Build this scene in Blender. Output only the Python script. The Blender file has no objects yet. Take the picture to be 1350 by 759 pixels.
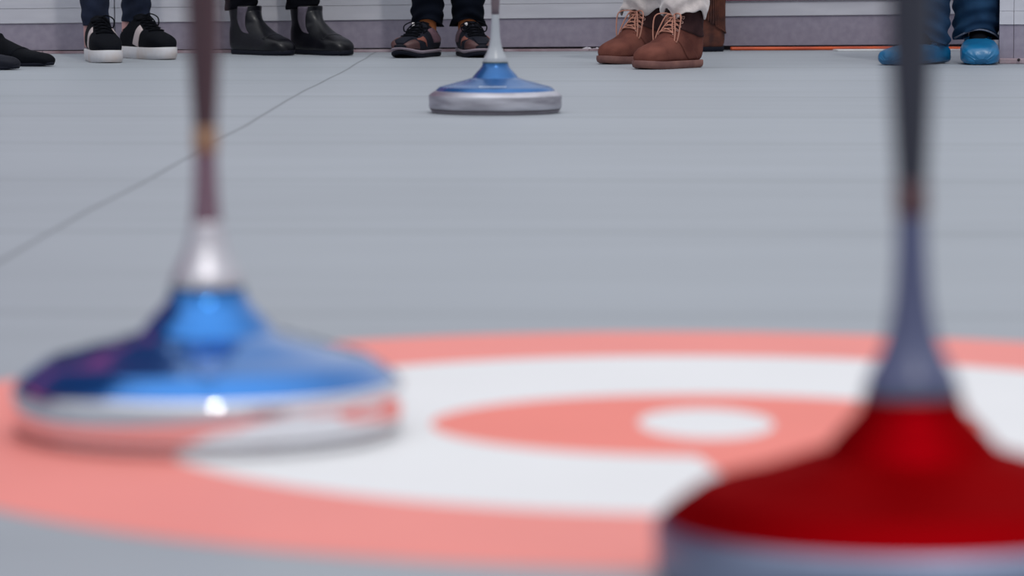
import bpy, bmesh, math, random
from mathutils import Vector, Matrix
random.seed(7)
col = bpy.context.scene.collection
PI = math.pi
sin, cos = math.sin, math.cos

# ------------------------------------------------------------------ camera
F = 4600.0; H = 0.346; W_, H_ = 1350, 759
PITCH = math.atan(453.5 / F)
cam_d = bpy.data.cameras.new('camera'); cam = bpy.data.objects.new('camera', cam_d)
col.objects.link(cam)
cam.location = (0, 0, H)
cam.rotation_euler = (PI/2 - PITCH, 0, 0)
cam_d.sensor_width = 36; cam_d.lens = F / W_ * 36
cam_d.clip_start = 0.05; cam_d.clip_end = 500
cam_d.dof.use_dof = True
cam_d.dof.focus_distance = 9.6
cam_d.dof.aperture_fstop = (cam_d.lens/1000) / 0.0205
bpy.context.scene.camera = cam

def ray(px, py):
    dx = (px - W_/2) / F; dy = -(py - H_/2) / F
    return Vector((dx, cos(PITCH) + dy*sin(PITCH), -sin(PITCH) + dy*cos(PITCH)))
def ground(px, py, z=0.0):
    d = ray(px, py); t = (z - H) / d.z
    return Vector((d.x*t, d.y*t, z))

# ------------------------------------------------------------------ tagging
def tag(o, label=None, cat=None, group=None, kind=None):
    if label: o['label'] = label
    if cat: o['category'] = cat
    if group: o['group'] = group
    if kind: o['kind'] = kind
    return o
def empty(name, loc, label, cat, group=None):
    o = bpy.data.objects.new(name, None); col.objects.link(o)
    o.location = loc; o.empty_display_size = .05
    return tag(o, label, cat, group)
def mesh(name, vs, fs, mat, parent=None, smooth=True, loc=(0,0,0), rotz=0, sub=0):
    me = bpy.data.meshes.new(name)
    me.from_pydata([tuple(v) for v in vs], [], fs); me.update()
    bm = bmesh.new(); bm.from_mesh(me)
    bmesh.ops.recalc_face_normals(bm, faces=bm.faces)
    bm.to_mesh(me); bm.free()
    for p in me.polygons: p.use_smooth = smooth
    me.materials.append(mat)
    o = bpy.data.objects.new(name, me); col.objects.link(o)
    o.location = loc; o.rotation_euler = (0, 0, rotz)
    if parent: o.parent = parent
    if sub:
        m = o.modifiers.new('sub', 'SUBSURF'); m.levels = sub; m.render_levels = sub
    return o
def join(parts):
    V, Fc = [], []
    for vs, fs in parts:
        n = len(V); V += list(vs); Fc += [tuple(i+n for i in f) for f in fs]
    return V, Fc

# ------------------------------------------------------------------ materials
def lin(c):
    return tuple(((x/255)/12.92 if x/255 <= .04045 else ((x/255+.055)/1.055)**2.4) for x in c) + (1,)
def mat(name, c, rough=.6, metal=0, spec=.5, noise=0, nscale=30, c2=None, bump=0, bscale=200, coat=0, sheen=0, stretch=None, detail=4):
    m = bpy.data.materials.new(name); m.use_nodes = True
    nt = m.node_tree; b = nt.nodes['Principled BSDF']
    C = c if len(c) == 4 else c + (1,)
    b.inputs['Base Color'].default_value = C
    b.inputs['Roughness'].default_value = rough
    b.inputs['Metallic'].default_value = metal
    b.inputs['Specular IOR Level'].default_value = spec
    b.inputs['Coat Weight'].default_value = coat
    b.inputs['Sheen Weight'].default_value = sheen
    tc = nt.nodes.new('ShaderNodeTexCoord')
    vec = tc.outputs['Object']
    if stretch:
        mp = nt.nodes.new('ShaderNodeMapping'); mp.inputs['Scale'].default_value = stretch
        nt.links.new(vec, mp.inputs['Vector']); vec = mp.outputs['Vector']
    if c2 is not None or noise:
        if c2 is None: c2 = tuple(x*(1-noise) for x in C[:3]) + (1,)
        n = nt.nodes.new('ShaderNodeTexNoise'); n.inputs['Scale'].default_value = nscale; n.inputs['Detail'].default_value = detail
        r = nt.nodes.new('ShaderNodeValToRGB')
        r.color_ramp.elements[0].position = .35; r.color_ramp.elements[1].position = .65
        r.color_ramp.elements[0].color = c2; r.color_ramp.elements[1].color = C
        nt.links.new(vec, n.inputs['Vector']); nt.links.new(n.outputs['Fac'], r.inputs['Fac'])
        nt.links.new(r.outputs['Color'], b.inputs['Base Color'])
    if bump:
        n2 = nt.nodes.new('ShaderNodeTexNoise'); n2.inputs['Scale'].default_value = bscale; n2.inputs['Detail'].default_value = 3
        bp = nt.nodes.new('ShaderNodeBump'); bp.inputs['Strength'].default_value = bump; bp.inputs['Distance'].default_value = .002
        nt.links.new(vec, n2.inputs['Vector']); nt.links.new(n2.outputs['Fac'], bp.inputs['Height'])
        nt.links.new(bp.outputs['Normal'], b.inputs['Normal'])
    return m

M = {}
M['red_mat'] = mat('red_print', lin((240,143,134)), .55, noise=.05, nscale=6, spec=.3)
M['red_deep'] = mat('red_print_deep', lin((242,133,120)), .55, noise=.04, nscale=6, spec=.3)
M['white_mat'] = mat('white_print', lin((233,233,234)), .5, noise=.03, nscale=5, spec=.3)
M['rubber'] = mat('grey_running_surface', lin((128,122,132)), .5, noise=.15, nscale=40)
M['chrome'] = mat('polished_steel', lin((225,225,230)), .07, metal=1)
M['steel'] = mat('scuffed_steel', lin((200,199,207)), .48, metal=.9, c2=lin((150,147,156)), nscale=9, bump=.15, bscale=60, stretch=(1,1,6), detail=8)
M['satin'] = mat('satin_steel', lin((150,160,185)), .42, metal=1, noise=.12, nscale=10)
M['blue_gloss'] = mat('glossy_blue_lacquer', lin((46,120,196)), .14, metal=.85, spec=.6, coat=.4)
M['blue_worn'] = mat('worn_blue_lacquer', lin((50,104,164)), .27, metal=.55, noise=.15, nscale=14, spec=.5)
M['red_gloss'] = mat('red_lacquer', lin((140,0,10)), .55, metal=.85, spec=.1, noise=.05, nscale=5)
M['red_gloss'].node_tree.nodes['Principled BSDF'].inputs['Specular Tint'].default_value = (.9,.05,.06,1)
M['collar'] = mat('dark_green_collar', lin((28,62,66)), .4)
M['stem_white'] = mat('pale_grey_plastic', lin((168,172,178)), .32, noise=.08, nscale=30)
M['stem_chrome'] = mat('bright_stem_metal', lin((200,198,204)), .45, metal=.9)
M['stem_reflection'] = mat('mauve_stem_reflection', lin((112,88,102)), .5)  # reflections on the upper metal stem, painted as base colour
M['stem_dark'] = mat('blue_grey_stem_plastic', lin((80,86,120)), .35, noise=.08, nscale=20)
M['grip_brown'] = mat('brown_grip_wood', lin((78,54,62)), .45, c2=lin((58,38,46)), nscale=25, stretch=(1,1,.1))
M['grip_taupe'] = mat('taupe_grip_wood', lin((118,104,110)), .5, c2=lin((92,78,84)), nscale=25, stretch=(1,1,.1))
M['grip_black'] = mat('black_grip_plastic', lin((42,44,58)), .45, noise=.15)
M['brass'] = mat('brass_ring', lin((150,118,94)), .4, metal=.3)
M['copper_ring'] = mat('rust_brown_ring', lin((84,58,64)), .5)
M['letter'] = mat('pale_lettering', lin((214,222,232)), .5)
# people
M['black_sneaker'] = mat('black_suede', lin((9,12,20)), .8, noise=.3, nscale=40, spec=.12, bump=.3, bscale=300)
M['white_rubber'] = mat('white_sole_rubber', lin((205,204,208)), .55, c2=lin((196,182,174)), nscale=12)
M['pink_stripe'] = mat('pale_pink_leather', lin((186,172,172)), .5)
M['white_leather'] = mat('white_leather', lin((226,224,228)), .5)
M['black_lace'] = mat('black_lace', lin((10,12,18)), .9, spec=.1)
M['skin'] = mat('skin', lin((196,146,144)), .5, noise=.08, nscale=30)
M['navy_denim'] = mat('dark_navy_denim', lin((30,38,58)), .85, c2=lin((16,22,36)), nscale=14, bump=.3, bscale=400, spec=.2)
M['black_leather'] = mat('black_leather', lin((12,13,22)), .35, spec=.35, noise=.4, nscale=18, bump=.2, bscale=60)
M['black_outsole'] = mat('black_outsole', lin((16,19,32)), .7, spec=.2)
M['gore'] = mat('grey_elastic', lin((92,84,98)), .8, noise=.25, nscale=60)
M['black_cloth'] = mat('black_cloth', lin((9,10,17)), .9, spec=.08, noise=.3, nscale=18, bump=.2)
M['dark_shoe'] = mat('dark_grey_nubuck', lin((24,26,38)), .7, spec=.2, noise=.35, nscale=28, bump=.3)
M['brown_panel'] = mat('brown_leather_panel', lin((82,50,50)), .55, noise=.3, nscale=40)
M['orange_panel'] = mat('tan_orange_edging', lin((128,74,62)), .6)
M['mauve_panel'] = mat('mauve_mesh_panel', lin((120,90,100)), .6, noise=.3, nscale=80)
M['midsole_grey'] = mat('grey_pink_midsole', lin((150,136,146)), .6)
M['sock'] = mat('orange_brown_sock', lin((186,110,62)), .85, noise=.15, nscale=60)
M['dark_trouser'] = mat('blue_black_cotton', lin((10,15,26)), .9, spec=.08, noise=.35, nscale=14, bump=.2)
M['suede'] = mat('brown_suede', lin((116,70,60)), .9, c2=lin((86,48,42)), nscale=14, bump=.5, bscale=350, spec=.15)
M['suede_dark'] = mat('dark_brown_suede', lin((66,42,42)), .9, c2=lin((48,30,32)), nscale=22, bump=.4, bscale=350, spec=.15)
M['crepe'] = mat('brown_crepe_sole', lin((134,92,82)), .7, c2=lin((104,66,62)), nscale=20)
M['tan_lace'] = mat('tan_leather_lace', lin((176,122,104)), .7)
M['eyelet'] = mat('eyelet_metal', lin((190,150,140)), .3, metal=.8)
M['aglet'] = mat('white_lace_tip', lin((225,220,222)), .5)
M['fleece'] = mat('cream_fleece', lin((196,186,184)), .95, noise=.15, nscale=60, bump=.6, bscale=120, sheen=.4)
M['rust_suede'] = mat('rust_brown_suede', lin((112,62,46)), .85, c2=lin((66,36,32)), nscale=26, bump=.5, bscale=250)
M['cover'] = mat('blue_plastic_film', lin((12,106,154)), .35, c2=lin((8,86,132)), nscale=12, bump=.5, bscale=40, spec=.6)
M['jeans'] = mat('blue_denim', lin((34,70,104)), .9, c2=lin((20,46,74)), nscale=9, bump=.3, bscale=400, spec=.2)
M['jeans_seam'] = mat('pale_denim_stitching', lin((112,120,140)), .8, noise=.4, nscale=260)
# setting
M['panel'] = mat('pale_grey_board', lin((202,202,210)), .6, c2=lin((192,192,201)), nscale=5, stretch=(1,1,6))
M['plinth'] = mat('violet_grey_board', lin((152,145,160)), .7, c2=lin((140,133,149)), nscale=40)
M['gap'] = mat('dark_gap', lin((34,24,32)), .8)
M['strip'] = mat('pinkish_edge_strip', lin((176,160,168)), .7, c2=lin((140,112,118)), nscale=12, detail=8)
M['red_strip'] = mat('crimson_strip', lin((140,44,74)), .5)
M['hose'] = mat('orange_plastic', lin((226,96,46)), .4, c2=lin((196,78,44)), nscale=8)
M['scrap'] = mat('clear_white_plastic', lin((214,210,218)), .3)

# ------------------------------------------------------------------ geometry helpers
def lathe(prof, n=96):
    vs, fs = [], []
    for r, z in prof:
        for i in range(n):
            a = 2*PI*i/n; vs.append((r*cos(a), r*sin(a), z))
    for j in range(len(prof)-1):
        for i in range(n):
            k = (i+1) % n
            fs.append((j*n+i, j*n+k, (j+1)*n+k, (j+1)*n+i))
    for j, flip in ((0, True), (len(prof)-1, False)):
        if prof[j][0] > 1e-6: fs.append(tuple(j*n+i for i in (reversed(range(n)) if flip else range(n))))
    return vs, fs
def cr(P, t):
    """catmull-rom through tuples, t in 0..len-1"""
    n = len(P); i = min(int(t), n-2); f = t - i
    p0 = P[max(i-1,0)]; p1 = P[i]; p2 = P[i+1]; p3 = P[min(i+2,n-1)]
    return tuple(.5*((2*b) + (-a+c)*f + (2*a-5*b+4*c-d)*f*f + (-a+3*b-3*c+d)*f**3) for a,b,c,d in zip(p0,p1,p2,p3))
def smooth_profile(P, k=6):
    return [cr(P, i/k) for i in range((len(P)-1)*k+1)]
def tube(P, r, n=8, k=6, rfun=None):
    pts = [Vector(cr(P, i/k)) for i in range((len(P)-1)*k+1)] if k else [Vector(p) for p in P]
    vs, fs = [], []; up = Vector((0,0,1)); prev = None
    for i, p in enumerate(pts):
        t = (pts[min(i+1,len(pts)-1)] - pts[max(i-1,0)])
        if t.length < 1e-9: t = Vector((0,0,1))
        t.normalize()
        if prev is None:
            a = t.cross(up)
            if a.length < .1: a = t.cross(Vector((1,0,0)))
        else: a = prev - t*prev.dot(t)
        a.normalize(); prev = a; b = t.cross(a)
        rr = rfun(i/(len(pts)-1)) if rfun else r
        for j in range(n):
            th = 2*PI*j/n; vs.append(p + a*cos(th)*rr + b*sin(th)*rr)
    for i in range(len(pts)-1):
        for j in range(n):
            k2 = (j+1) % n; fs.append((i*n+j, i*n+k2, (i+1)*n+k2, (i+1)*n+j))
    fs.append(tuple(range(n))); fs.append(tuple((len(pts)-1)*n+j for j in range(n)))
    return vs, fs
def box(x0,x1,y0,y1,z0,z1):
    v = [(x,y,z) for x in (x0,x1) for y in (y0,y1) for z in (z0,z1)]
    return v, [(0,1,3,2),(4,6,7,5),(0,4,5,1),(2,3,7,6),(0,2,6,4),(1,5,7,3)]
def bevel(o, w=.002, s=2):
    m = o.modifiers.new('bevel', 'BEVEL'); m.width = w; m.segments = s; m.limit_method = 'ANGLE'; return o

# ------------------------------------------------------------------ floor
def floor_material():
    m = bpy.data.materials.new('grey_rink_panels'); m.use_nodes = True
    nt = m.node_tree; N = nt.nodes; L = nt.links; b = N['Principled BSDF']
    b.inputs['Roughness'].default_value = .5; b.inputs['Specular IOR Level'].default_value = .35
    tc = N.new('ShaderNodeTexCoord'); sep = N.new('ShaderNodeSeparateXYZ'); L.new(tc.outputs['Object'], sep.inputs[0])
    def mth(op, a, bb=None, c=None):
        n = N.new('ShaderNodeMath'); n.operation = op
        for i, x in enumerate((a, bb, c)):
            if x is None: continue
            if isinstance(x, (int, float)): n.inputs[i].default_value = x
            else: L.new(x, n.inputs[i])
        return n.outputs[0]
    X, Y = sep.outputs['X'], sep.outputs['Y']
    # slow waviness of the joints
    wob = N.new('ShaderNodeTexNoise'); wob.inputs['Scale'].default_value = .7; L.new(tc.outputs['Object'], wob.inputs['Vector'])
    w = mth('MULTIPLY', mth('SUBTRACT', wob.outputs['Fac'], .5), .10)
    yy = mth('ADD', mth('ADD', Y, w), mth('MULTIPLY', X, .03))
    u = mth('DIVIDE', mth('SUBTRACT', yy, 4.19), .94)
    fr = mth('SUBTRACT', u, mth('ROUND', u))
    dist = mth('MULTIPLY', mth('ABSOLUTE', fr), .94)
    def line(d, wd, st):
        mr = N.new('ShaderNodeMapRange'); mr.interpolation_type = 'SMOOTHSTEP'
        L.new(d, mr.inputs['Value']); mr.inputs['From Min'].default_value = 0; mr.inputs['From Max'].default_value = wd
        mr.inputs['To Min'].default_value = st; mr.inputs['To Max'].default_value = 0
        return mr.outputs[0]
    l1 = line(dist, .035, .17)
    # the long joint running away from the camera
    jx = mth('SUBTRACT', mth('ADD', X, .625), mth('ADD', mth('MULTIPLY', Y, .0168), mth('MULTIPLY', w, .35)))
    l2 = line(mth('ABSOLUTE', jx), .007, .42)
    dark = mth('MAXIMUM', l1, l2)
    # panel tone
    pn = N.new('ShaderNodeTexWhiteNoise'); pn.noise_dimensions = '1D'; L.new(mth('ROUND', mth('ADD', u, .5)), pn.inputs['W'])
    tone = mth('MULTIPLY', mth('SUBTRACT', pn.outputs['Value'], .5), .04)
    mp = N.new('ShaderNodeMapping'); mp.inputs['Scale'].default_value = (.8, 7, 1); L.new(tc.outputs['Object'], mp.inputs['Vector'])
    st = N.new('ShaderNodeTexNoise'); st.inputs['Scale'].default_value = 1.4; st.inputs['Detail'].default_value = 9; st.inputs['Roughness'].default_value = .62
    L.new(mp.outputs[0], st.inputs['Vector'])
    cl = N.new('ShaderNodeTexNoise'); cl.inputs['Scale'].default_value = .9; cl.inputs['Detail'].default_value = 3; L.new(tc.outputs['Object'], cl.inputs['Vector'])
    v = mth('ADD', mth('MULTIPLY', mth('SUBTRACT', st.outputs['Fac'], .5), .28), mth('MULTIPLY', mth('SUBTRACT', cl.outputs['Fac'], .5), .15))
    val = mth('MULTIPLY', mth('ADD', mth('ADD', 1.0, v), tone), mth('SUBTRACT', 1.0, dark))
    mix = N.new('ShaderNodeVectorMath'); mix.operation = 'SCALE'; mix.inputs[0].default_value = lin((156,162,169))[:3]
    L.new(val, mix.inputs['Scale']); L.new(mix.outputs[0], b.inputs['Base Color'])
    return m
fv, ff = box(-8, 8, -6, 14, -.1, 0)
tag(mesh('floor', fv, ff, floor_material(), smooth=False), kind='structure')

# ------------------------------------------------------------------ back wall (rink boards)
A = ground(-150, 72.0); B = ground(1420, 64.5)
wd = (B - A); wl = wd.length; wd.normalize(); wn = Vector((-wd.y, wd.x, 0))   # wn points away from camera
wrot = math.atan2(wd.y, wd.x)
def wallx(px):   # along-wall coordinate of a pixel column
    d = ray(px, 40); # intersect vertical plane
    t = (A.dot(wn)) / (d.x*wn.x + d.y*wn.y)
    p = Vector((d.x*t, d.y*t, 0)); return (p - A).dot(wd)
def wallpart(name, boxes, m, bev=.0015, kind='structure', parent=None):
    o = mesh(name, *join([box(*b) for b in boxes]), m, smooth=False)
    if parent: o.parent = parent
    elif name in ('wall_back','baseboard_back','trim_3'):      # the boards rise slightly to the right
        o.rotation_euler = (0,-TILT,wrot); o.location = (A.x, A.y, -TILT*wallx(60))
    else: o.location = A; o.rotation_euler = (0,0,wrot)
    if bev: bevel(o, bev)
    if kind: tag(o, kind=kind)
    return o
xa, xb = -2.5, wl + 2.5
s1 = wallx(152.5)
# upper boards: courses with grooves between, split at the vertical joint
bx = []
cuts = [xa, s1, s1+3.4, xb]; TILT = .0068
for i in range(3):
    x0, x1 = cuts[i]+.0016, cuts[i+1]-.0016
    for z0, z1 in ((.0955,.1415),(.1425,.30),(.301,.60),(.601,1.05)):
        bx.append((x0, x1, .045, .085, z0, z1))
bx.append((xa, xb, .06, .10, .035, 1.045))
wall = wallpart('wall_back', bx, M['panel'], .0008)
bx = [(cuts[i]+.0016, cuts[i+1]-.0016, .050, .06, .010, .0947) for i in range(3)]
bb = wallpart('baseboard_back', bx, M['plinth'], .0008)
for v in bb.data.vertices:
    if v.co.z < .02: v.co.z = .010 - .0048*(v.co.x - wallx(60))
wallpart('gap_shade', [(xa, xb, .062, .12, 0, .034)], M['gap'], 0)  # solid box coloured dark for the shade in the gap under the plinth
xr = wallx(1300)
# worn pinkish strip at the foot of the boards
bx = []; x = xa
while x < wallx(950):
    l = random.uniform(.25, .7); bx.append((x, min(x+l, wallx(952)), .004+random.uniform(0,.004), .03, 0, random.uniform(.007,.010))); x += l+.002
wallpart('trim_2', bx, M['strip'], .001)
wallpart('trim_3', [(wallx(940), xr, .037, .045, .1465, .152)], M['red_strip'], .001)
wallpart('trim_4', [(wallx(1095), xr, -.10, -.03, 0, .004)], M['white_mat'], .001)
# nearer board at the right end
RA = ground(1317, 84)
rv, rf = join([box(0,.041,0,.04,.0,.113), box(.042,1.4,0,.04,.0,.113)])
rw = mesh('baseboard_right', rv, rf, M['plinth'], smooth=False, loc=RA, rotz=-.12); bevel(rw,.001); tag(rw, kind='structure')
rv, rf = join([box(0,.0405,-.004,.04,.1135,.152), box(.0415,1.4,-.004,.04,.1135,.152), box(0,.0405,-.004,.04,.1525,1.05), box(.0415,1.4,-.004,.04,.1525,1.05), box(0.001,1.4,.04,.9,.0,1.04)])
rw = mesh('wall_right', rv, rf, M['panel'], smooth=False, loc=RA, rotz=-.12); bevel(rw,.0008); tag(rw, kind='structure')
rv, rf = box(0, 1.4, -.012, 0, 0, .016)
rw2 = mesh('trim_5', rv, rf, M['strip'], smooth=False, loc=RA, rotz=-.12); bevel(rw2,.003); tag(rw2, kind='structure')
bo = mesh('bolt', *join([lathe([(.0,.006),(.003,.006),(.0042,.003),(.0045,0)],12)]), M['gap'], loc=(RA.x+.054, RA.y-.022, .012)); bo.rotation_euler=(PI/2,0,-.12)
tag(bo, 'small dark bolt head low on the right board', 'bolt')

# orange hose
P = []
for px, py, z in ((963,66.6,.006),(1000,66.5,.006),(1060,66.3,.006),(1120,66,.0062),(1185,65.8,.006),(1240,66,.006),(1290,66.4,.006)):
    g = ground(px, py); P.append((g.x, g.y, z))
o = mesh('hose', *tube(P, .0057, 12, 8), M['hose']); tag(o, 'thin orange hose lying along the foot of the back boards', 'hose')

# crumpled plastic scraps by the wall
def scrap(px, py, s, label):
    g = ground(px, py); vs, fs = [], []; n, k = 9, 6
    for j in range(k+1):
        for i in range(n):
            a = 2*PI*i/n; e = PI*j/k
            r = s*(1+random.uniform(-.35,.35))
            vs.append((r*sin(e)*cos(a)*1.7, r*sin(e)*sin(a), max(0, s*.55 - r*cos(e)*.6)))
    for j in range(k):
        for i in range(n):
            q=(i+1)%n; fs.append((j*n+i,j*n+q,(j+1)*n+q,(j+1)*n+i))
    o = mesh('plastic_scrap', vs, fs, M['scrap'], smooth=False, loc=g)
    tag(o, label, 'litter', 'plastic scraps by the boards')
scrap(774, 67, .010, 'flat whitish plastic scrap at the foot of the boards, left one')
scrap(788, 67, .009, 'small whitish plastic scrap touching the toe of the brown boot')

# ------------------------------------------------------------------ target
TC = ground(931, 559.5); TZ = TC.y
z_t, z_b = ground(931, 470).y, ground(931, 680).y
o_t, o_b = ground(931, 438).y, ground(931, 753).y
Rw = (z_t - z_b)/2; Ro = (o_t - o_b)/2
cyw = (z_t+z_b)/2; cyo = (o_t+o_b)/2
r_t, r_b = ground(931, 521).y, ground(931, 603).y
d_t, d_b = ground(931, 539.5).y, ground(931, 579.5).y
def wid(px, yc): return abs(ground(px, yc).x - TC.x)
rings = [((TC.x, cyo), Ro, Ro), ((TC.x, cyw), Rw*1.0, Rw), ((TC.x, (r_t+r_b)/2), wid(568, 560), (r_t-r_b)/2), ((TC.x, (d_t+d_b)/2), wid(842, 560), (d_t-d_b)/2)]
print('RINGS', rings)
tgt = empty('target', (TC.x, TC.y, 0), 'large flat bullseye of red and white rings printed on the rink floor', 'target')
def annulus(name, outer, inner, m, z=.0008, n=128):
    vs, fs = [], []
    (cx, cy), a, b = outer
    loops = []
    def loop(c, a_, b_, zz):
        s = len(vs)
        for i in range(n):
            t = 2*PI*i/n; vs.append((c[0]+a_*cos(t)-TC.x, c[1]+b_*sin(t)-TC.y, zz))
        return s
    o0 = loop((cx,cy), a, b, 0); o1 = loop((cx,cy), a, b, z)
    if inner:
        (ix, iy), ia, ib = inner
        i1 = loop((ix,iy), ia, ib, z); i0 = loop((ix,iy), ia, ib, 0); L = [o0,o1,i1,i0]
    else: L = [o0,o1]
    for p, q in zip(L, L[1:]):
        for i in range(n):
            k = (i+1) % n; fs.append((p+i, p+k, q+k, q+i))
    if not inner: fs.append(tuple(o1+i for i in range(n)))
    return mesh(name, vs, fs, m, parent=tgt, smooth=False)
annulus('outer_ring', rings[0], rings[1], M['red_mat'])['label'] = 'wide salmon red outer ring'
annulus('middle_ring', rings[1], rings[2], M['white_mat'])['label'] = 'white middle ring'
annulus('inner_ring', rings[2], rings[3], M['red_deep'])['label'] = 'salmon red inner ring'
annulus('center_dot', rings[3], None, M['white_mat'])['label'] = 'white centre spot'
# short red tail of the inner ring, towards the right foreground
tl = [ground(x, y) - Vector((TC.x, TC.y, 0)) for x, y in ((915,600),(985,650),(1130,650),(1160,590),(1040,585))]
vs = [(p.x, p.y, z) for z in (.0006, .0011) for p in tl]; n = len(tl)
mesh('ring_tail', vs, [tuple(range(n)), tuple(range(n, 2*n))] + [(i, (i+1)%n, n+(i+1)%n, n+i) for i in range(n)], M['red_deep'], parent=tgt, smooth=False)['label'] = 'red wedge joined to the inner ring'

# ------------------------------------------------------------------ ice stocks
def ice_stock(loc, shell_m, band_m, stem_m, grip_m, ring_m, label, tilt=(0,0), lettering=False, scale=1.0, plate_m=None, reflection_m=None):
    t = empty('ice_stock', loc, label, 'ice stock', 'ice stocks standing on the rink')
    t.rotation_euler = (tilt[0], tilt[1], 0); t.scale = (scale,)*3
    mesh('running_plate', *lathe([(.112,0),(.1275,.0),(.1300,.0012),(.1335,.0070),(.1325,.0078),(.1325,.0090),(.10,.0090)]), plate_m or M['rubber'], t)
    band = [(.10,.0085),(.1325,.0085),(.1355,.0095),(.1368,.012),(.1370,.020),(.1370,.0332)] + ([(.1370,.0362)] if lettering else [(.1368,.0350),(.1360,.0366),(.1349,.0378),(.1340,.0384)])
    band += [(.1285,.0425),(.1238,.0455),(.100,.047)] if lettering else [(.1335,.0388),(.10,.040)]
    bd = mesh('steel_band', *lathe(band, 128), band_m, t)
    if lettering:
        es = bd.modifiers.new('split', 'EDGE_SPLIT'); es.split_angle = math.radians(28)
    mesh('groove', *lathe([(.130,.0072),(.1348,.0074),(.1350,.0084),(.1345,.0093),(.130,.0094)]), M['gap'], t)['label'] = 'thin dark groove under the band'
    # shell: bevel, long shallow slope, kink, concave hub; light fluting between slope and hub
    prof = smooth_profile(([(.1235,.0450),(.1195,.0490)] if lettering else [(.1338,.0382),(.1315,.0408),(.1240,.0465),(.1195,.0492)])+[(.1150,.0525),(.108,.0548),(.095,.0580),(.080,.0625),(.065,.0668),(.054,.0700),(.0480,.0722),(.0440,.0768),(.0385,.0832),(.0325,.0895),(.0285,.0945),(.0268,.0985),(.0262,.1015),(.0225,.1030)], 4)
    n = 160; vs, fs = lathe(prof, n)
    V = []
    for (x, y, z) in vs:
        r = math.hypot(x, y); a = math.atan2(y, x)
        k = max(0, 1-abs(r-.062)/.030)
        z += .0016*k*k*cos(4*a + PI)      # four broad ribs
        V.append((x, y, z))
    sh = mesh('shell', V, fs, shell_m, t)
    if lettering:
        def zs(r):
            for (r0,z0),(r1,z1) in zip(prof, prof[1:]):
                if r1 <= r <= r0: return z0+(z1-z0)*(r0-r)/(r0-r1+1e-9)
            return .055
        parts = []; a = -PI/2-.33; i = 0
        widths = [.020,.026,.016,.024,.020,.030,.018,.022,.026,.016,.024,.028,.018,.022,.020]
        for wdt in widths:
            ra, rb = .0985, .1035
            if i % 4 == 3: ra += .0012
            v, f = [], []
            for rr in (ra, rb):
                for q in (0, 1):
                    for up in (0, 1):
                        an = a+wdt*q
                        v.append((rr*cos(an), rr*sin(an), zs(rr)+.0001+.0006*up))
            f = [(0,1,3,2),(4,6,7,5),(0,4,5,1),(2,3,7,6),(0,2,6,4),(1,5,7,3)]
            parts.append((v, f)); a += wdt+.016; i += 1
        mesh('lettering', *join(parts), M['letter'], parent=sh, smooth=False)['label'] = 'row of pale worn letters'
    mesh('collar', *lathe([(.020,.1010),(.0262,.1012),(.0266,.1024),(.0262,.1042),(.020,.1045)]), M['collar'], t)['label'] = 'dark green collar'
    st = smooth_profile([(.0248,.1044),(.0246,.1065),(.0238,.1110),(.0228,.1135),(.0200,.1185),(.0160,.1270),(.0130,.1360),(.0106,.1490),(.0092,.1630),(.0084,.1780),(.0080,.1900),(.0078,.1980)], 4)
    if lettering: st = [(r, z if z < .1135 else .1135+(z-.1135)*1.041) for r, z in st]
    if reflection_m:
        lo_ = [q for q in st if q[1] < .150]; hi_ = [lo_[-1]] + [q for q in st if q[1] >= .150]
        mesh('stem', *lathe([(.018,.1044)]+lo_, 64), stem_m, t)
        mesh('stem_reflection', *lathe(hi_, 48), reflection_m, t)['label'] = 'upper stem with its mauve brown reflection painted in'  # upper part of the same stem, split off to carry the painted reflection
    else: mesh('stem', *lathe([(.018,.1044)]+st, 64), stem_m, t)
    rg = [(.0070,.1975),(.0086,.1978),(.0090,.2000),(.0090,.2130),(.0086,.2155),(.0070,.2158)]
    if not lettering: mesh('stem_ring', *lathe(rg, 48), ring_m, t)
    gp = smooth_profile([(.0072,.2155),(.0082,.2162),(.0088,.2250),(.0100,.2480),(.0112,.2750),(.0120,.3050),(.0124,.3350),(.0126,.3600),(.0122,.3720),(.0095,.3790),(.0,.3805)], 4)
    gp = [(max(r,0),z) for r,z in gp]; gp[-1] = (0,gp[-1][1])
    if lettering: gp = [(.0070,.2014),(.0080,.2018)] + gp[4:]
    mesh('grip', *lathe(gp, 48), grip_m, t)
    return t
gz = .0008
LS = ground(275.5, 571.5); LS.z = gz
RS = ground(1203, 774); RS.z = gz
FS = ground(653, 148.3)
ice_stock(LS, M['blue_gloss'], M['chrome'], M['stem_chrome'], M['grip_brown'], M['brass'], 'glossy blue ice stock with mirror steel band standing on the left of the target', tilt=(0, -.004), scale=1.008, plate_m=M['chrome'], reflection_m=M['stem_reflection'])
ice_stock(RS, M['red_gloss'], M['satin'], M['stem_dark'], M['grip_black'], M['copper_ring'], 'dark red ice stock with black grip nearest the camera on the right', tilt=(0,-.014), scale=1.015)
ice_stock(FS, M['blue_worn'], M['steel'], M['stem_white'], M['grip_taupe'], M['stem_white'], 'scuffed blue ice stock with pale grey stem far out on the grey rink', lettering=True)

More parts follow.
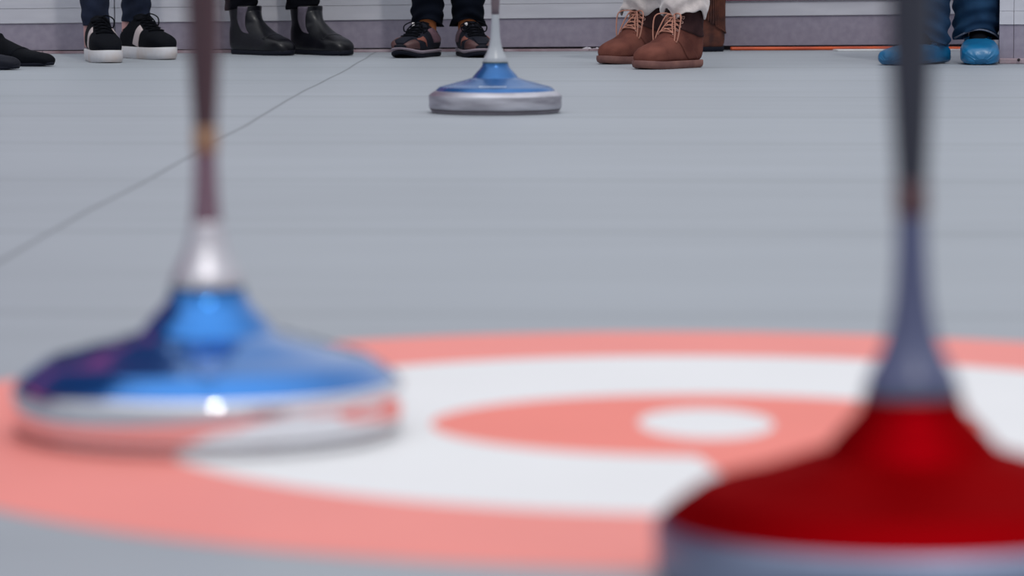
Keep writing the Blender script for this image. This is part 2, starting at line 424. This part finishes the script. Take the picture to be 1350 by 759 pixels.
# ------------------------------------------------------------------ shoes
class Surf:
    def __init__(s, st, n=2.4, width=1.0, dip=0):
        s.dip = dip; s.st = st; s.n = n; s.k = len(st)-1; s.wd = width
    def p(s, u, v, off=0):
        Bx,Bz,Fx,Fz,w = cr(s.st, max(0,min(u,1))*s.k); w = max(w*s.wd, .001)
        c, sn = cos(v), sin(v); e = 2/s.n
        if c < 0:
            q = max(0, min(1, (.80-u)/.25)); e = e*(1-q) + .42*q
        a = (abs(c)**e)*(1 if c >= 0 else -1); b = (abs(sn)**e)*(1 if sn >= 0 else -1)
        q = Vector(((Bx+Fx)/2 + (Fx-Bx)/2*a, w*b, (Bz+Fz)/2 + (Fz-Bz)/2*a))
        if s.dip and u > .8: q.z -= s.dip*((u-.8)/.2)*sn*sn
        if off:
            d = .004
            du = s.p(min(u+d,1), v) - s.p(max(u-d,0), v); dv = s.p(u, v+.02) - s.p(u, v-.02)
            nn = du.cross(dv)
            if nn.length > 1e-12:
                nn.normalize()
                cen = Vector(((Bx+Fx)/2, 0, (Bz+Fz)/2))
                if nn.dot(q-cen) < 0: nn = -nn
                q = q + nn*off
        return q
    def upper(s, nu=44, nv=40, thick=.004):
        vs, fs = [], []
        for i in range(nu+1):
            for j in range(nv): vs.append(s.p(i/nu, 2*PI*j/nv))
        m = nu+1
        for uu in (1.0, .97, .93):     # turned-in collar
            for j in range(nv): vs.append(s.p(uu, 2*PI*j/nv, -thick))
        for i in range(m+2):
            for j in range(nv):
                k = (j+1)%nv; fs.append((i*nv+j, i*nv+k, (i+1)*nv+k, (i+1)*nv+j))
        fs.append(tuple(reversed(range(nv))))
        return vs, fs
    def patch(s, u0, u1, v0, v1, off=.0012, nu=10, nv=10, skew=0):
        """u in [u0,u1]; v0/v1 numbers or functions of f in 0..1"""
        g = lambda v, f: v(f) if callable(v) else v
        vs, fs = [], []
        for lay in (off, -.001):
            for i in range(nu+1):
                f = i/nu; u = u0+(u1-u0)*f
                for j in range(nv+1):
                    v = g(v0,f)+(g(v1,f)-g(v0,f))*j/nv
                    us_ = u + skew*min(1, abs(v)/PI)*(1-f)
                    vs.append(s.p(us_, v, lay))
        n = (nu+1)*(nv+1)
        idx = lambda l,i,j: l*n+i*(nv+1)+j
        for i in range(nu):
            for j in range(nv):
                fs.append((idx(0,i,j),idx(0,i,j+1),idx(0,i+1,j+1),idx(0,i+1,j)))
                fs.append((idx(1,i,j),idx(1,i+1,j),idx(1,i+1,j+1),idx(1,i,j+1)))
        for i in range(nu):
            for j in (0,nv): fs.append((idx(0,i,j),idx(0,i+1,j),idx(1,i+1,j),idx(1,i,j)))
        for j in range(nv):
            for i in (0,nu): fs.append((idx(0,i,j),idx(0,i,j+1),idx(1,i,j+1),idx(1,i,j)))
        return vs, fs
    def uline(s, pts, off): return [tuple(s.p(u, v, off)) for u, v in pts]

FOOT = [(0,.0),(.003,.014),(.012,.025),(.03,.031),(.07,.034),(.12,.036),(.165,.043),(.20,.045),(.23,.040),(.25,.030),(.262,.016),(.266,0)]
def halfw(x):
    for (a,wa),(b,wb) in zip(FOOT, FOOT[1:]):
        if a <= x <= b: return wa+(wb-wa)*(x-a)/(b-a)
    return 0
def outline(grow=0, n=26, L=.266, inn=0):
    """closed footprint curve"""
    up = []
    for i in range(n+1):
        t = (1-cos(PI*i/n))/2; x = t*.266
        w = halfw(x)
        xx = (x*L/.266)
        up.append((xx, w))
    pts = [(x, w) for x, w in up] + [(x, -w) for x, w in reversed(up[1:-1])]
    out = []
    cx = L/2
    for x, y in pts:
        fx = (x-cx)/(L/2)
        out.append((x + grow*fx*1.0, y + grow*(1 if y > 0 else (-1 if y < 0 else 0))))
    return out
def sole(h, grow=.003, L=.266, spring=.006, zb=0.0, lip=.0015, heel=0, wscale=1.0):
    """rounded slab; spring lifts the toe"""
    def lift(x):
        t = max(0, (x/L-.72)/.28); return spring*t*t
    layers = [(-.004, 0), (0, .0), (0.0, .0015), (grow*.6, .003), (grow, h*.45), (grow, h-lip), (grow-.001, h), (-.006, h)]
    vs, fs = [], []; n = None
    for g, z in layers:
        o = outline(g, L=L); n = len(o)
        for x, y in o: vs.append((x, y*wscale, zb + z + lift(x)*(1 - .35*z/h)))
    for l in range(len(layers)-1):
        for i in range(n):
            k = (i+1)%n; fs.append((l*n+i, l*n+k, (l+1)*n+k, (l+1)*n+i))
    fs.append(tuple(reversed(range(n)))); fs.append(tuple((len(layers)-1)*n+i for i in range(n)))
    return vs, fs
def low_stations(sh, top=.0):
    z = sh-.006
    return [(.262,z,.265,z+.012,.012),(.254,z,.260,z+.024,.026),(.232,z,.244,z+.038,.036),(.20,z,.215,z+.048,.043),(.165,z,.180,z+.060,.042),
            (.125,z,.148,z+.078,.038),(.07,z,.120,z+.096,.036),(.012,z+.004,.104,z+.108,.034),(.000,z+.045,.096,z+.114+top,.032),(.006,z+.072+top,.088,z+.118+top,.030)]
def sneaker_stations(sh):
    z = sh-.006
    return [(.262,z,.265,z+.012,.012),(.254,z,.260,z+.024,.026),(.232,z,.244,z+.038,.037),(.20,z,.215,z+.048,.043),(.165,z,.180,z+.058,.042),
            (.125,z,.152,z+.072,.038),(.07,z,.126,z+.086,.036),(.008,z+.004,.112,z+.094,.034),(-.001,z+.030,.104,z+.098,.032),(.005,z+.048,.098,z+.100,.030)]
def boot_stations(sh, top=.16, wide=0):
    z = sh-.006
    return [(.262,z,.265,z+.012,.012),(.254,z,.260,z+.026,.026),(.232,z,.244,z+.040,.036),(.20,z,.215,z+.050,.043),(.165,z,.184,z+.060,.042),
            (.125,z,.158,z+.074,.038),(.07,z,.136,z+.090,.036),(.008,z+.004,.122,z+.104,.034),(-.002,z+.050,.112,z+.118,.034+wide),
            (.002,z+.085,.106,z+.130,.035+wide),(.000,top-.03,.104,top-.015,.037+wide),(-.004,top,.105,top,.039+wide)]
def place(parent, px, py, phi, L=.266, dz=0.0):
    """location in the parent's frame of a foot whose sole centre stands at pixel (px, py), heading phi deg from the camera direction, + = to the right"""
    g = ground(px, py); p = math.radians(phi)
    d = Vector((sin(p), -cos(p), 0))
    heel = g - d*(L/2)
    return (heel.x - parent.location.x, heel.y - parent.location.y, dz), math.atan2(d.y, d.x), heel, d
def bow(s, u0, r, scale=1.0, sides=(1,-1), droop=.03, size=.035, tail=.05, fwd=1.0):
    c = s.p(u0, 0, .004); parts = []
    for sd in sides:
        P = [c, c+Vector((fwd*.010, sd*size*.45, .008))*scale, c+Vector((fwd*.022, sd*size, -.004))*scale, c+Vector((fwd*.030, sd*size*.85, -droop))*scale,
             c+Vector((fwd*.022, sd*size*.35, -droop*.45))*scale, c]
        parts.append(tube([tuple(p) for p in P], r, 6, 6))
        P = [c, c+Vector((fwd*.012, sd*size*.3, .002))*scale, c+Vector((fwd*.026, sd*size*.65, -droop*.6))*scale, c+Vector((fwd*.034, sd*size*.75, -tail))*scale]
        parts.append(tube([tuple(p) for p in P], r, 6, 6))
    parts.append(tube([tuple(c+Vector((0,-.004,0))), tuple(c+Vector((.002,0,.002))), tuple(c+Vector((0,.004,0)))], r*1.8, 6, 3))
    return parts
def crossed(s, us, va, r, off=.002):
    parts = []
    for a, b in zip(us, us[1:]):
        for sd in (1,-1):
            pts = [(a+(b-a)*f, sd*va*(1-2*f)) for f in (0,.25,.5,.75,1)]
            parts.append(tube(s.uline(pts, off), r, 6, 3))
    parts.append(tube(s.uline([(us[0], va), (us[0], va/2), (us[0], 0), (us[0], -va/2), (us[0], -va)], off), r, 6, 3))
    return parts

def sneaker(person, px, py, phi, side, lace_side=(1,-1)):
    loc, rz, heel, d = place(person, px, py, phi)
    S = Surf(sneaker_stations(.036), 2.6, 1.06, .016)
    sh = mesh('sneaker', *S.upper(), M['black_sneaker'], person, loc=loc, rotz=rz)
    so = mesh('sole', *sole(.036, .004, spring=.003), M['white_rubber'], sh); so['label'] = 'thick white platform sole'
    for sd in (1,-1):
        mesh('stripe', *S.patch(.50,.60, lambda f: sd*(.75-.1*f), lambda f: sd*(2.2-.25*f), .0014), M['pink_stripe'], sh)['label'] = 'pale pink side stripe'
    mesh('heel_tab', *S.patch(.82,.99, PI-.55, PI+.55, .0016), M['white_leather'], sh)['label'] = 'white heel tab'
    mesh('tongue', *S.patch(.70,.999, -.62, .62, .006), M['black_sneaker'], sh)
    lc = crossed(S, [.42,.49,.56,.63,.70,.77], .5, .0022, .003) + bow(S, .78, .0022, 1, lace_side, droop=.028, size=.036, tail=.042)
    mesh('lace', *join(lc), M['black_lace'], sh)
    return heel, d
def chelsea(person, px, py, phi):
    loc, rz, heel, d = place(person, px, py, phi)
    S = Surf(boot_stations(.014, .152, .003), 2.4, 1.07)
    sh = mesh('chelsea_boot', *S.upper(), M['black_leather'], person, loc=loc, rotz=rz)
    mesh('sole', *sole(.014, .0015, spring=.004), M['black_outsole'], sh)
    for sd in (1,-1):
        mesh('elastic_gusset', *S.patch(.55,.985, lambda f: sd*(1.34-.48*f-.02-.24*min(1,f*1.6)), lambda f: sd*(1.34-.48*f+.02+.36*min(1,f*1.7)+.10*f), .0014, 14, 8), M['gore'], sh)['label'] = 'grey elastic side gusset'
    mesh('toe_crease', *S.patch(.33,.36, -1.2, 1.2, .001), M['black_leather'], sh)
    c = S.p(.985, PI, .001)
    mesh('pull_tab', *tube([tuple(c+Vector((0,0,-.02))), tuple(c+Vector((-.006,0,.0))), tuple(c+Vector((-.005,0,.012))), tuple(c+Vector((.002,0,.004)))], .003, 8, 5), M['black_cloth'], sh)
    return heel, d
def trainer(person, px, py, phi, sd0, spring=.012):
    loc, rz, heel, d = place(person, px, py, phi)
    S = Surf([(a,b if b < .03 else .024+(b-.024)*.85,c,.024+(e-.024)*.84,w) for a,b,c,e,w in sneaker_stations(.024)], 2.5, 1.07, .008)
    S.st = [(a, b+(spring*.55 if i < 4 else 0)*(1-i/4), c, e+(spring*.55 if i < 4 else 0)*(1-i/4), w) for i,(a,b,c,e,w) in enumerate(S.st)]
    sh = mesh('trainer', *S.upper(), M['dark_shoe'], person, loc=loc, rotz=rz)
    mesh('outsole', *sole(.012, .003, spring=spring), M['black_outsole'], sh)
    mesh('midsole', *sole(.010, .0042, spring=spring*.95, zb=.0125), M['midsole_grey'], sh)['label'] = 'pinkish grey midsole'
    for sd in (1,-1):
        mesh('side_panel', *S.patch(.06,.30, lambda f: sd*(.45+.25*f), sd*1.9, .0014), M['brown_panel'], sh)['label'] = 'brown leather toe panel'
        mesh('edging', *S.patch(.34,.48, lambda f: sd*(.72+.1*f), lambda f: sd*(.95+.75*f), .0018), M['orange_panel'], sh)['label'] = 'tan orange edging'
        mesh('collar_panel', *S.patch(.66,.90, lambda f: sd*(.75+.2*f), lambda f: sd*(1.7+.4*f), .0016), M['mauve_panel'], sh)['label'] = 'mauve panel under the collar'
    mesh('toe_cap', *S.patch(.10,.34, -.42, .42, .0022), M['black_outsole'], sh)
    mesh('tongue', *S.patch(.66,.985, -.60, .60, .006), M['dark_shoe'], sh)
    lc = crossed(S, [.40,.47,.54,.61,.68,.75], .55, .0021, .003) + bow(S, .74, .0021, 1, (1,-1), droop=.022, size=.040, tail=.03)
    mesh('lace', *join(lc), M['black_lace'], sh)
    c = S.p(.72, sd0*.35, .006)
    v, f = box(-.010,.010,-.004,.004,0,.003)
    tb = mesh('lace_tag', v, f, M['aglet'], sh, smooth=False, loc=c); tb.rotation_euler = (.3, .6, .4); tb['label'] = 'small white tag under the laces'
    # sock
    return heel, d
def lace_boot(person, px, py, phi, near):
    loc, rz, heel, d = place(person, px, py, phi)
    S = Surf(boot_stations(.024, .162, .004), 2.3, 1.09)
    sh = mesh('lace_boot', *S.upper(), M['suede'], person, loc=loc, rotz=rz)
    mesh('sole', *sole(.022, .005, spring=.005, wscale=1.04), M['crepe'], sh)['label'] = 'thick brown crepe sole'
    for sd in (1,-1):
        mesh('shaft_panel', *S.patch(.56,.985, lambda f: sd*.42, lambda f: sd*(2.3+.2*f), .0020, 14, 14, skew=.27), M['suede_dark'], sh)['label'] = 'dark brown shaft quarter'
        mesh('quarter', *S.patch(.44,.60, lambda f: sd*(.50), lambda f: sd*2.3, .0014, 8, 12, skew=.12), M['suede'], sh)
    mesh('tongue', *S.patch(.56,.985, -.36, .36, .003), M['suede_dark'], sh)
    us = [.50,.57,.64,.71,.78,.85]
    ey = []
    for u in us:
        for sd in (1,-1):
            c = S.p(u, sd*.60, .003); nn = (S.p(u, sd*.60, .006)-c).normalized()
            a = nn.orthogonal().normalized(); b = nn.cross(a)
            ring = [tuple(c + a*cos(t*PI/4)*.0034 + b*sin(t*PI/4)*.0034) for t in range(9)]
            mesh('eyelet', *tube(ring, .0011, 5, 2), M['eyelet'], sh)
    lc = crossed(S, us, .55, .0019, .005) + bow(S, .84, .0021, 1.0, (1,-1), droop=.072, size=.046, tail=.078, fwd=1.35)
    mesh('lace', *join(lc), M['tan_lace'], sh)
    c = S.p(.84, 0, .004)
    for s2 in (1,-1):
        e = c+Vector((.034*1.35, s2*.046*.75, -.078))
        mesh('lace_tip', *tube([tuple(e+Vector((-.001,0,.004))), tuple(e+Vector((.003, s2*.001, -.016)))], .0024, 6, 2), M['aglet'], sh)['label'] = 'white lace tip'
    return heel, d
def plain_boot(person, px, py, phi):
    loc, rz, heel, d = place(person, px, py, phi)
    S = Surf(boot_stations(.016, .26, .006), 2.3, 1.07)
    sh = mesh('suede_boot', *S.upper(54), M['rust_suede'], person, loc=loc, rotz=rz)
    mesh('sole', *sole(.016, .002, spring=.004), M['black_outsole'], sh)
    mesh('ankle_strap', *S.patch(.72,.78, -PI, PI, .003, 4, 36), M['suede_dark'], sh)
    fr = []
    for i in range(15):
        v = PI*.30 + i*(.55*PI/14); 
        a = S.p(.90, v, .003); b = S.p(.80, v+.05, .004); c = S.p(.72, v+random.uniform(-.05,.1), .004)
        fr.append(tube([tuple(a), tuple(b), tuple(c)], .0028, 5, 4))
    mesh('fringe', *join(fr), M['rust_suede'], sh)
    return heel, d
def dark_shoe(person, px, py, phi, m):
    loc, rz, heel, d = place(person, px, py, phi, .28)
    S = Surf([(a*1.05,b,c*1.05,e,w) for a,b,c,e,w in [(a,.006+(b-.006)*.68,c,.006+(e-.006)*(.68 if i > 3 else .9-.06*i),w) for i,(a,b,c,e,w) in enumerate(low_stations(.012, .01))]], 2.3, 1.1)
    sh = mesh('slip_on_shoe', *S.upper(), m, person, loc=loc, rotz=rz)
    mesh('sole', *sole(.010, .0015, L=.278, spring=.004), M['black_outsole'], sh)
    mesh('vamp_seam', *S.patch(.48,.505, -1.5, 1.5, .0012, 3, 20), m, sh)
    return heel, d
def covered(person, px, py, phi, loop=False, lo=.8):
    """foot in an elasticated film overshoe"""
    loc, rz, heel, d = place(person, px, py, phi)
    st = [(.270,.004,.276,.020,.018),(.262,.002,.274,.036,.036),(.240,.002,.262,.054,.050),(.205,.002,.232,.066,.055),(.165,.002,.195,.074,.054),(.12,.002,.160,.080,.054),
          (.06,.002,.130,.082,.050),(.0,.004,.112,.080,.046),(-.014,.034,.106,.079,.043),(-.010,.062,.100,.078,.038),(-.004,.072,.098,.084,.037)]
    st = [(a,b*lo,c,e*lo,w) for a,b,c,e,w in st]
    S = Surf(st, 2.9)
    vs, fs = S.upper(60, 72, .002)
    V = []
    rnd = random.Random(int(px))
    ph = [rnd.uniform(0,6) for _ in range(6)]
    for i, v in enumerate(vs):
        u = min(i//72, 60)/60; th = 2*PI*(i%72)/72
        k = .0010 + .0032*max(0, (u-.70)/.30)
        wv = sin(14*th+ph[0]+8*u)*.5 + sin(9*th-20*u+ph[1])*.5 + .6*sin(5*th+30*u+ph[2])
        c = Vector(((.13), 0, .04)); dr = Vector((v.x-c.x, v.y*2.2, v.z-c.z)); dr.normalize()
        q = v + dr*k*wv
        if v.z < .006: q.z = max(.0015, v.z)
        V.append(q)
    sh = mesh('shoe_cover', V, fs, M['cover'], person, loc=loc, rotz=rz)
    # gathered elastic edge
    P = []
    for j in range(49):
        th = 2*PI*j/48; q = S.p(.995, th, .001 + .0016*sin(13*th)); q.z += .0025*sin(17*th); P.append(tuple(q))
    el = [tube(P, .0022, 6, 2)]
    if loop:
        c = S.p(.97, PI, .002)
        el.append(tube([tuple(c), tuple(c+Vector((-.014,.004,.012))), tuple(c+Vector((-.022,0,.002))), tuple(c+Vector((-.014,-.004,-.010))), tuple(c+Vector((0,-.002,-.006)))], .0016, 6, 5))
    mesh('elastic_edge', *join(el), M['cover'], sh)
    # dark shoe inside
    S2 = Surf([(a,b*.9,c-.006,e*.9,w) for a,b,c,e,w in low_stations(.012, .012)], 2.4, .82)
    mesh('inner_shoe', *S2.upper(), M['black_sneaker'], sh)['label'] = 'black shoe inside the blue cover'
    return heel, d

def trouser_leg(c0, c1, c2, hem, r0, r1=.062, r2=.085, seed=0, wr=.003, arch=0, arch_dir=(0,-1), jag=0, flare=0, nθ=44, fold=0.0, sx=1.0, apow=1.0):
    """c0 hem centre (x,y), c1 knee, c2 hip centre; world coordinates"""
    rnd = random.Random(seed); ph = [rnd.uniform(0,6.28) for _ in range(8)]
    zs = []; z = hem
    while z < .26: zs.append(z); z += .0045
    zs += [.27,.30,.34,.38,.42,.46,.50,.56,.62,.68,.74,.80,.86]
    ad = math.atan2(arch_dir[1], arch_dir[0])
    vs, fs = [], []
    def ringp(z, inset=0):
        f = (z-hem)
        if z < .48:
            t = (z-hem)/(.48-hem); cx = c0[0]+(c1[0]-c0[0])*t; cy = c0[1]+(c1[1]-c0[1])*t; r = r0+(r1-r0)*t
        else:
            t = min((z-.48)/.38,1); cx = c1[0]+(c2[0]-c1[0])*t; cy = c1[1]+(c2[1]-c1[1])*t; r = r1+(r2-r1)*t
        e = math.exp(-f/.055)
        for j in range(nθ):
            th = 2*PI*j/nθ
            m = wr*(.35+e)*(sin(f*150+2*cos(th+ph[0])*2+ph[1]) + .7*sin(f*90+3*sin(th+ph[2])+ph[3]) + .4*sin(5*th+f*60+ph[4]))
            m += fold*e*(.6*sin(3*th+ph[5])+.4*sin(7*th+ph[6]))
            rr = r + m + flare*e - inset
            dz = arch*(.5+.5*cos(th-ad))**apow*e
            if jag: dz += jag*e*(sin(4*th+ph[5])*.6+sin(7*th+ph[6])*.4)
            if z > .3: dz = 0
            vs.append((cx+rr*sx*cos(th), cy+rr*sin(th), z+dz))
    for z in (hem+.02, hem+.008): ringp(z, .006)
    n0 = len(zs)
    ringp(hem, .0035)
    for z in zs: ringp(z)
    nr = n0+3
    for i in range(nr-1):
        for j in range(nθ):
            k = (j+1)%nθ; fs.append((i*nθ+j, i*nθ+k, (i+1)*nθ+k, (i+1)*nθ+j))
    fs.append(tuple((nr-1)*nθ+j for j in range(nθ)))
    return vs, fs
def leg_tube(c0, hc, c1, c2, hem):
    """c0 ankle, hc centre of the trouser hem"""
    t = .06/(.48-hem); m = (hc[0]+(c1[0]-hc[0])*t, hc[1]+(c1[1]-hc[1])*t)
    P = [(c0[0],c0[1],.04),(c0[0],c0[1],.08),(c0[0],c0[1],hem),(m[0],m[1],hem+.06),(c1[0],c1[1],.48),(c2[0],c2[1],.86)]
    rad = [.026,.028,.028,.027,.048,.06]
    return tube(P, 0, 20, 0, rfun=lambda t: rad[min(5, round(t*5))])
def dress(person, feet, m, **kw):
    """feet: list of dicts with ankle world (x,y), hem, r ..."""
    mid = sum((Vector((f['c'][0], f['c'][1], 0)) for f in feet), Vector())/len(feet)
    feet = sorted(feet, key=lambda f: f['c'][0])
    parts, legs = [], []
    for i, f in enumerate(feet):
        s = -1 if i == 0 else 1
        hip = (mid.x + s*.085, mid.y+.03); kn = (f['c'][0]*.7+hip[0]*.3, f['c'][1]*.7+hip[1]*.3 - .02)
        a = {k: v for k, v in f.items() if k not in ('c','ank','hem','r')}
        lc = lambda p: (p[0]-person.location.x, p[1]-person.location.y)
        parts.append(trouser_leg(lc(f['c']), lc(kn), lc(hip), f['hem'], f['r'], seed=i*7+int(abs(mid.x)*100), **a))
        legs.append(leg_tube(lc(f.get('ank', f['c'])), lc(f['c']), lc(kn), lc(hip), f['hem']))
    mx, my = mid.x-person.location.x, mid.y+.03-person.location.y
    n = 32; vs, fs = [], []
    prof = [(.79,.10,.07),(.82,.155,.10),(.86,.170,.115),(.92,.172,.120),(.98,.160,.112),(1.03,.150,.105)]
    for z, a, b in prof:
        for j in range(n): vs.append((mx+a*cos(2*PI*j/n), my+b*sin(2*PI*j/n), z))
    for i in range(len(prof)-1):
        for j in range(n): k=(j+1)%n; fs.append((i*n+j,i*n+k,(i+1)*n+k,(i+1)*n+j))
    fs.append(tuple(range(n))); fs.append(tuple((len(prof)-1)*n+j for j in range(n)))
    parts.append((vs, fs))
    tr = mesh('trousers', *join(parts), m, person)
    legs.append(tube([(mx,my,.84),(mx,my,.92),(mx,my,1.01)], .1, 16, 4, rfun=lambda t: .085))
    mesh('body', *join(legs), M['skin'], person)
    return tr
def person(px, py, label):
    g = ground(px, py); return empty('person', g, label, 'person', 'people standing along the boards')
def ank(hd, a=.05, dx=0, dy=0):
    h, d = hd; p = h + d*a; return (p.x+dx, p.y+dy)

# person 0, left edge
p = person(-20, 88, 'person in plain dark shoes at the left edge, only the shoe toes in view')
a = dark_shoe(p, 16, 86.5, 62, M['black_sneaker']); b = dark_shoe(p, -33, 91.2, 66, M['dark_shoe'])
dress(p, [dict(c=ank(a,.035,-.02), ank=ank(a,.03), hem=.085, r=.045), dict(c=ank(b,.035,-.02), ank=ank(b,.03), hem=.085, r=.045)], M['black_cloth'])
# person 1
p = person(165, 79, 'person in navy jeans and black sneakers with thick white soles')
a = sneaker(p, 134.5, 81.4, 17, 1, (1,)); b = sneaker(p, 194.5, 77.3, 36, 1, (1,))
dress(p, [dict(c=ank(a,.055,-.004), ank=ank(a,.045,-.010), hem=.105, r=.039, wr=.0014), dict(c=ank(b,.050,.008), ank=ank(b,.042,-.004), hem=.114, r=.040, arch=-.004, wr=.0020, flare=.003)], M['navy_denim'])
# person 2
p = person(385, 73, 'person in black trousers and black ankle boots with grey side elastic')
a = chelsea(p, 346, 72.2, 45); b = chelsea(p, 425, 72.2, 41)
dress(p, [dict(c=ank(a,.038,-.004), ank=ank(a,.05), hem=.136, r=.051, arch=.015, arch_dir=(1,-.6), wr=.0014, apow=1.5), dict(c=ank(b,.040,-.004), ank=ank(b,.05), hem=.139, r=.051, arch=.015, arch_dir=(1,-.6), wr=.0018, apow=1.5)], M['black_cloth'])
# person 3
p = person(590, 74, 'person in dark rolled trousers, orange socks and brown and black trainers')
a = trainer(p, 550, 75.2, -22, -1, .016); b = trainer(p, 624, 74.6, 13, -1, .010)
for hd in (a, b):
    c = ank(hd, .066); x, y = c[0]-p.location.x, c[1]-p.location.y
    mesh('sock', *tube([(x,y,.05),(x,y,.10),(x,y,.135)], .033, 20, 6, rfun=lambda t: .034-.003*t), M['sock'], p)
dress(p, [dict(c=ank(a,.060,.004), ank=ank(a,.062), hem=.090, r=.046, arch=.026, arch_dir=(-.1,-1), wr=.0030, flare=.003, apow=4), dict(c=ank(b,.060,-.002), ank=ank(b,.062), hem=.090, r=.047, arch=.026, arch_dir=(.1,-1), wr=.0032, flare=.004, apow=4)], M['dark_trouser'])
# person 4
p = person(865, 86, 'person in cream fleece trousers and brown suede lace boots')
a = lace_boot(p, 832, 83.3, -38, False); b = lace_boot(p, 881, 90, -39, True)
dress(p, [dict(c=ank(a,.05,-.010), ank=ank(a,.05), hem=.150, r=.060, wr=.003, jag=.014, fold=.006, flare=.004), dict(c=ank(b,.055,-.002), ank=ank(b,.05), hem=.152, r=.064, wr=.003, jag=.018, fold=.006, flare=.004)], M['fleece'])
# person 5
p = person(915, 68, 'person in tall rust brown suede boots standing behind the brown lace boots')
a = plain_boot(p, 870, 67.6, -75); b = plain_boot(p, 902, 68.2, -72)
dress(p, [dict(c=ank(a), hem=.24, r=.062), dict(c=ank(b), hem=.24, r=.062)], M['black_cloth'])
# person 6
p = person(1250, 85, 'person in blue jeans wearing blue plastic shoe covers')
a = covered(p, 1207, 84.6, -39, True, .74); b = covered(p, 1290.5, 83.8, -5, lo=.90)
tr = dress(p, [dict(c=ank(a,.045,-.014), ank=ank(a,.05), hem=.052, r=.064, r1=.075, r2=.09, wr=.0040, arch=.028, arch_dir=(-1,-.6), flare=-.004, apow=2), dict(c=ank(b,.062,-.006), ank=ank(b,.05), hem=.066, r=.066, r1=.078, r2=.09, wr=.0045, arch=.032, arch_dir=(0,-1), apow=4)], M['jeans'])
# pale stitched hem edge over the right shoe
c = ank(b,.062,-.006); P = []
for i in range(17):
    th = PI+.35 + i*(PI-.7)/16; k = (.5+.5*cos(th-1.5*PI))**4
    P.append((c[0]-p.location.x+.069*cos(th), c[1]-p.location.y+.069*sin(th), .066+.032*k))
mesh('hem_edge', *tube(P, .0026, 6, 2), M['jeans_seam'], tr)['label'] = 'pale frayed hem edge'

# ------------------------------------------------------------------ light
w = bpy.data.worlds.new('world'); bpy.context.scene.world = w; w.use_nodes = True
nt = w.node_tree; N = nt.nodes; L = nt.links; bg = N['Background']
tc = N.new('ShaderNodeTexCoord'); sp = N.new('ShaderNodeSeparateXYZ'); L.new(tc.outputs['Generated'], sp.inputs[0])
rp = N.new('ShaderNodeValToRGB'); e = rp.color_ramp.elements
e[0].position = 0; e[0].color = (.50,.51,.54,1); e[1].position = 1; e[1].color = (1.7,1.73,1.8,1)
for pos, c in ((.12,(.66,.68,.73,1)), (.35,(.78,.82,.89,1)), (.72,(.84,.87,.93,1))):
    x = e.new(pos); x.color = c
L.new(sp.outputs['Z'], rp.inputs['Fac'])
def mth(op, a, b=None, clamp=False):
    n = N.new('ShaderNodeMath'); n.operation = op; n.use_clamp = clamp
    for i, x in enumerate((a, b)):
        if x is None: continue
        if isinstance(x, (int, float)): n.inputs[i].default_value = x
        else: L.new(x, n.inputs[i])
    return n.outputs[0]
# dark building beyond the boards on the left: x < -0.04, y > 0, below about 35 degrees
mx = mth('MULTIPLY', mth('SUBTRACT', -.115, sp.outputs['X']), 60, True)
my = mth('MULTIPLY', mth('SUBTRACT', sp.outputs['Y'], .1), 10, True)
mz = mth('MULTIPLY', mth('SUBTRACT', .86, sp.outputs['Z']), 25, True)
mask = mth('MULTIPLY', mth('MULTIPLY', mx, my), mz)
bz = mth('MULTIPLY', mth('SUBTRACT', .06, mth('ABSOLUTE', mth('SUBTRACT', sp.outputs['Z'], .40))), 40, True)
bc = N.new('ShaderNodeMix'); bc.data_type = 'RGBA'; L.new(bz, bc.inputs[0]); bc.inputs[6].default_value = (.05,.04,.11,1); bc.inputs[7].default_value = (.55,.08,.22,1)
mixc = N.new('ShaderNodeMix'); mixc.data_type = 'RGBA'; L.new(mask, mixc.inputs[0]); L.new(rp.outputs['Color'], mixc.inputs[6]); L.new(bc.outputs[2], mixc.inputs[7])
L.new(mixc.outputs[2], bg.inputs['Color']); bg.inputs['Strength'].default_value = 1.0
sd = bpy.data.lights.new('sun', 'SUN'); sd.energy = .75; sd.angle = math.radians(1.5); sd.color = (1,.97,.93)
so = bpy.data.objects.new('sun', sd); col.objects.link(so)
dirv = Vector((.10,-.62,.80)).normalized()
so.rotation_euler = dirv.to_track_quat('Z', 'Y').to_euler()

sc = bpy.context.scene
sc.view_settings.view_transform = 'Standard'; sc.view_settings.look = 'None'
sc.view_settings.gamma = 1; sc.view_settings.use_curve_mapping = False
sc.view_settings.exposure = -0.12
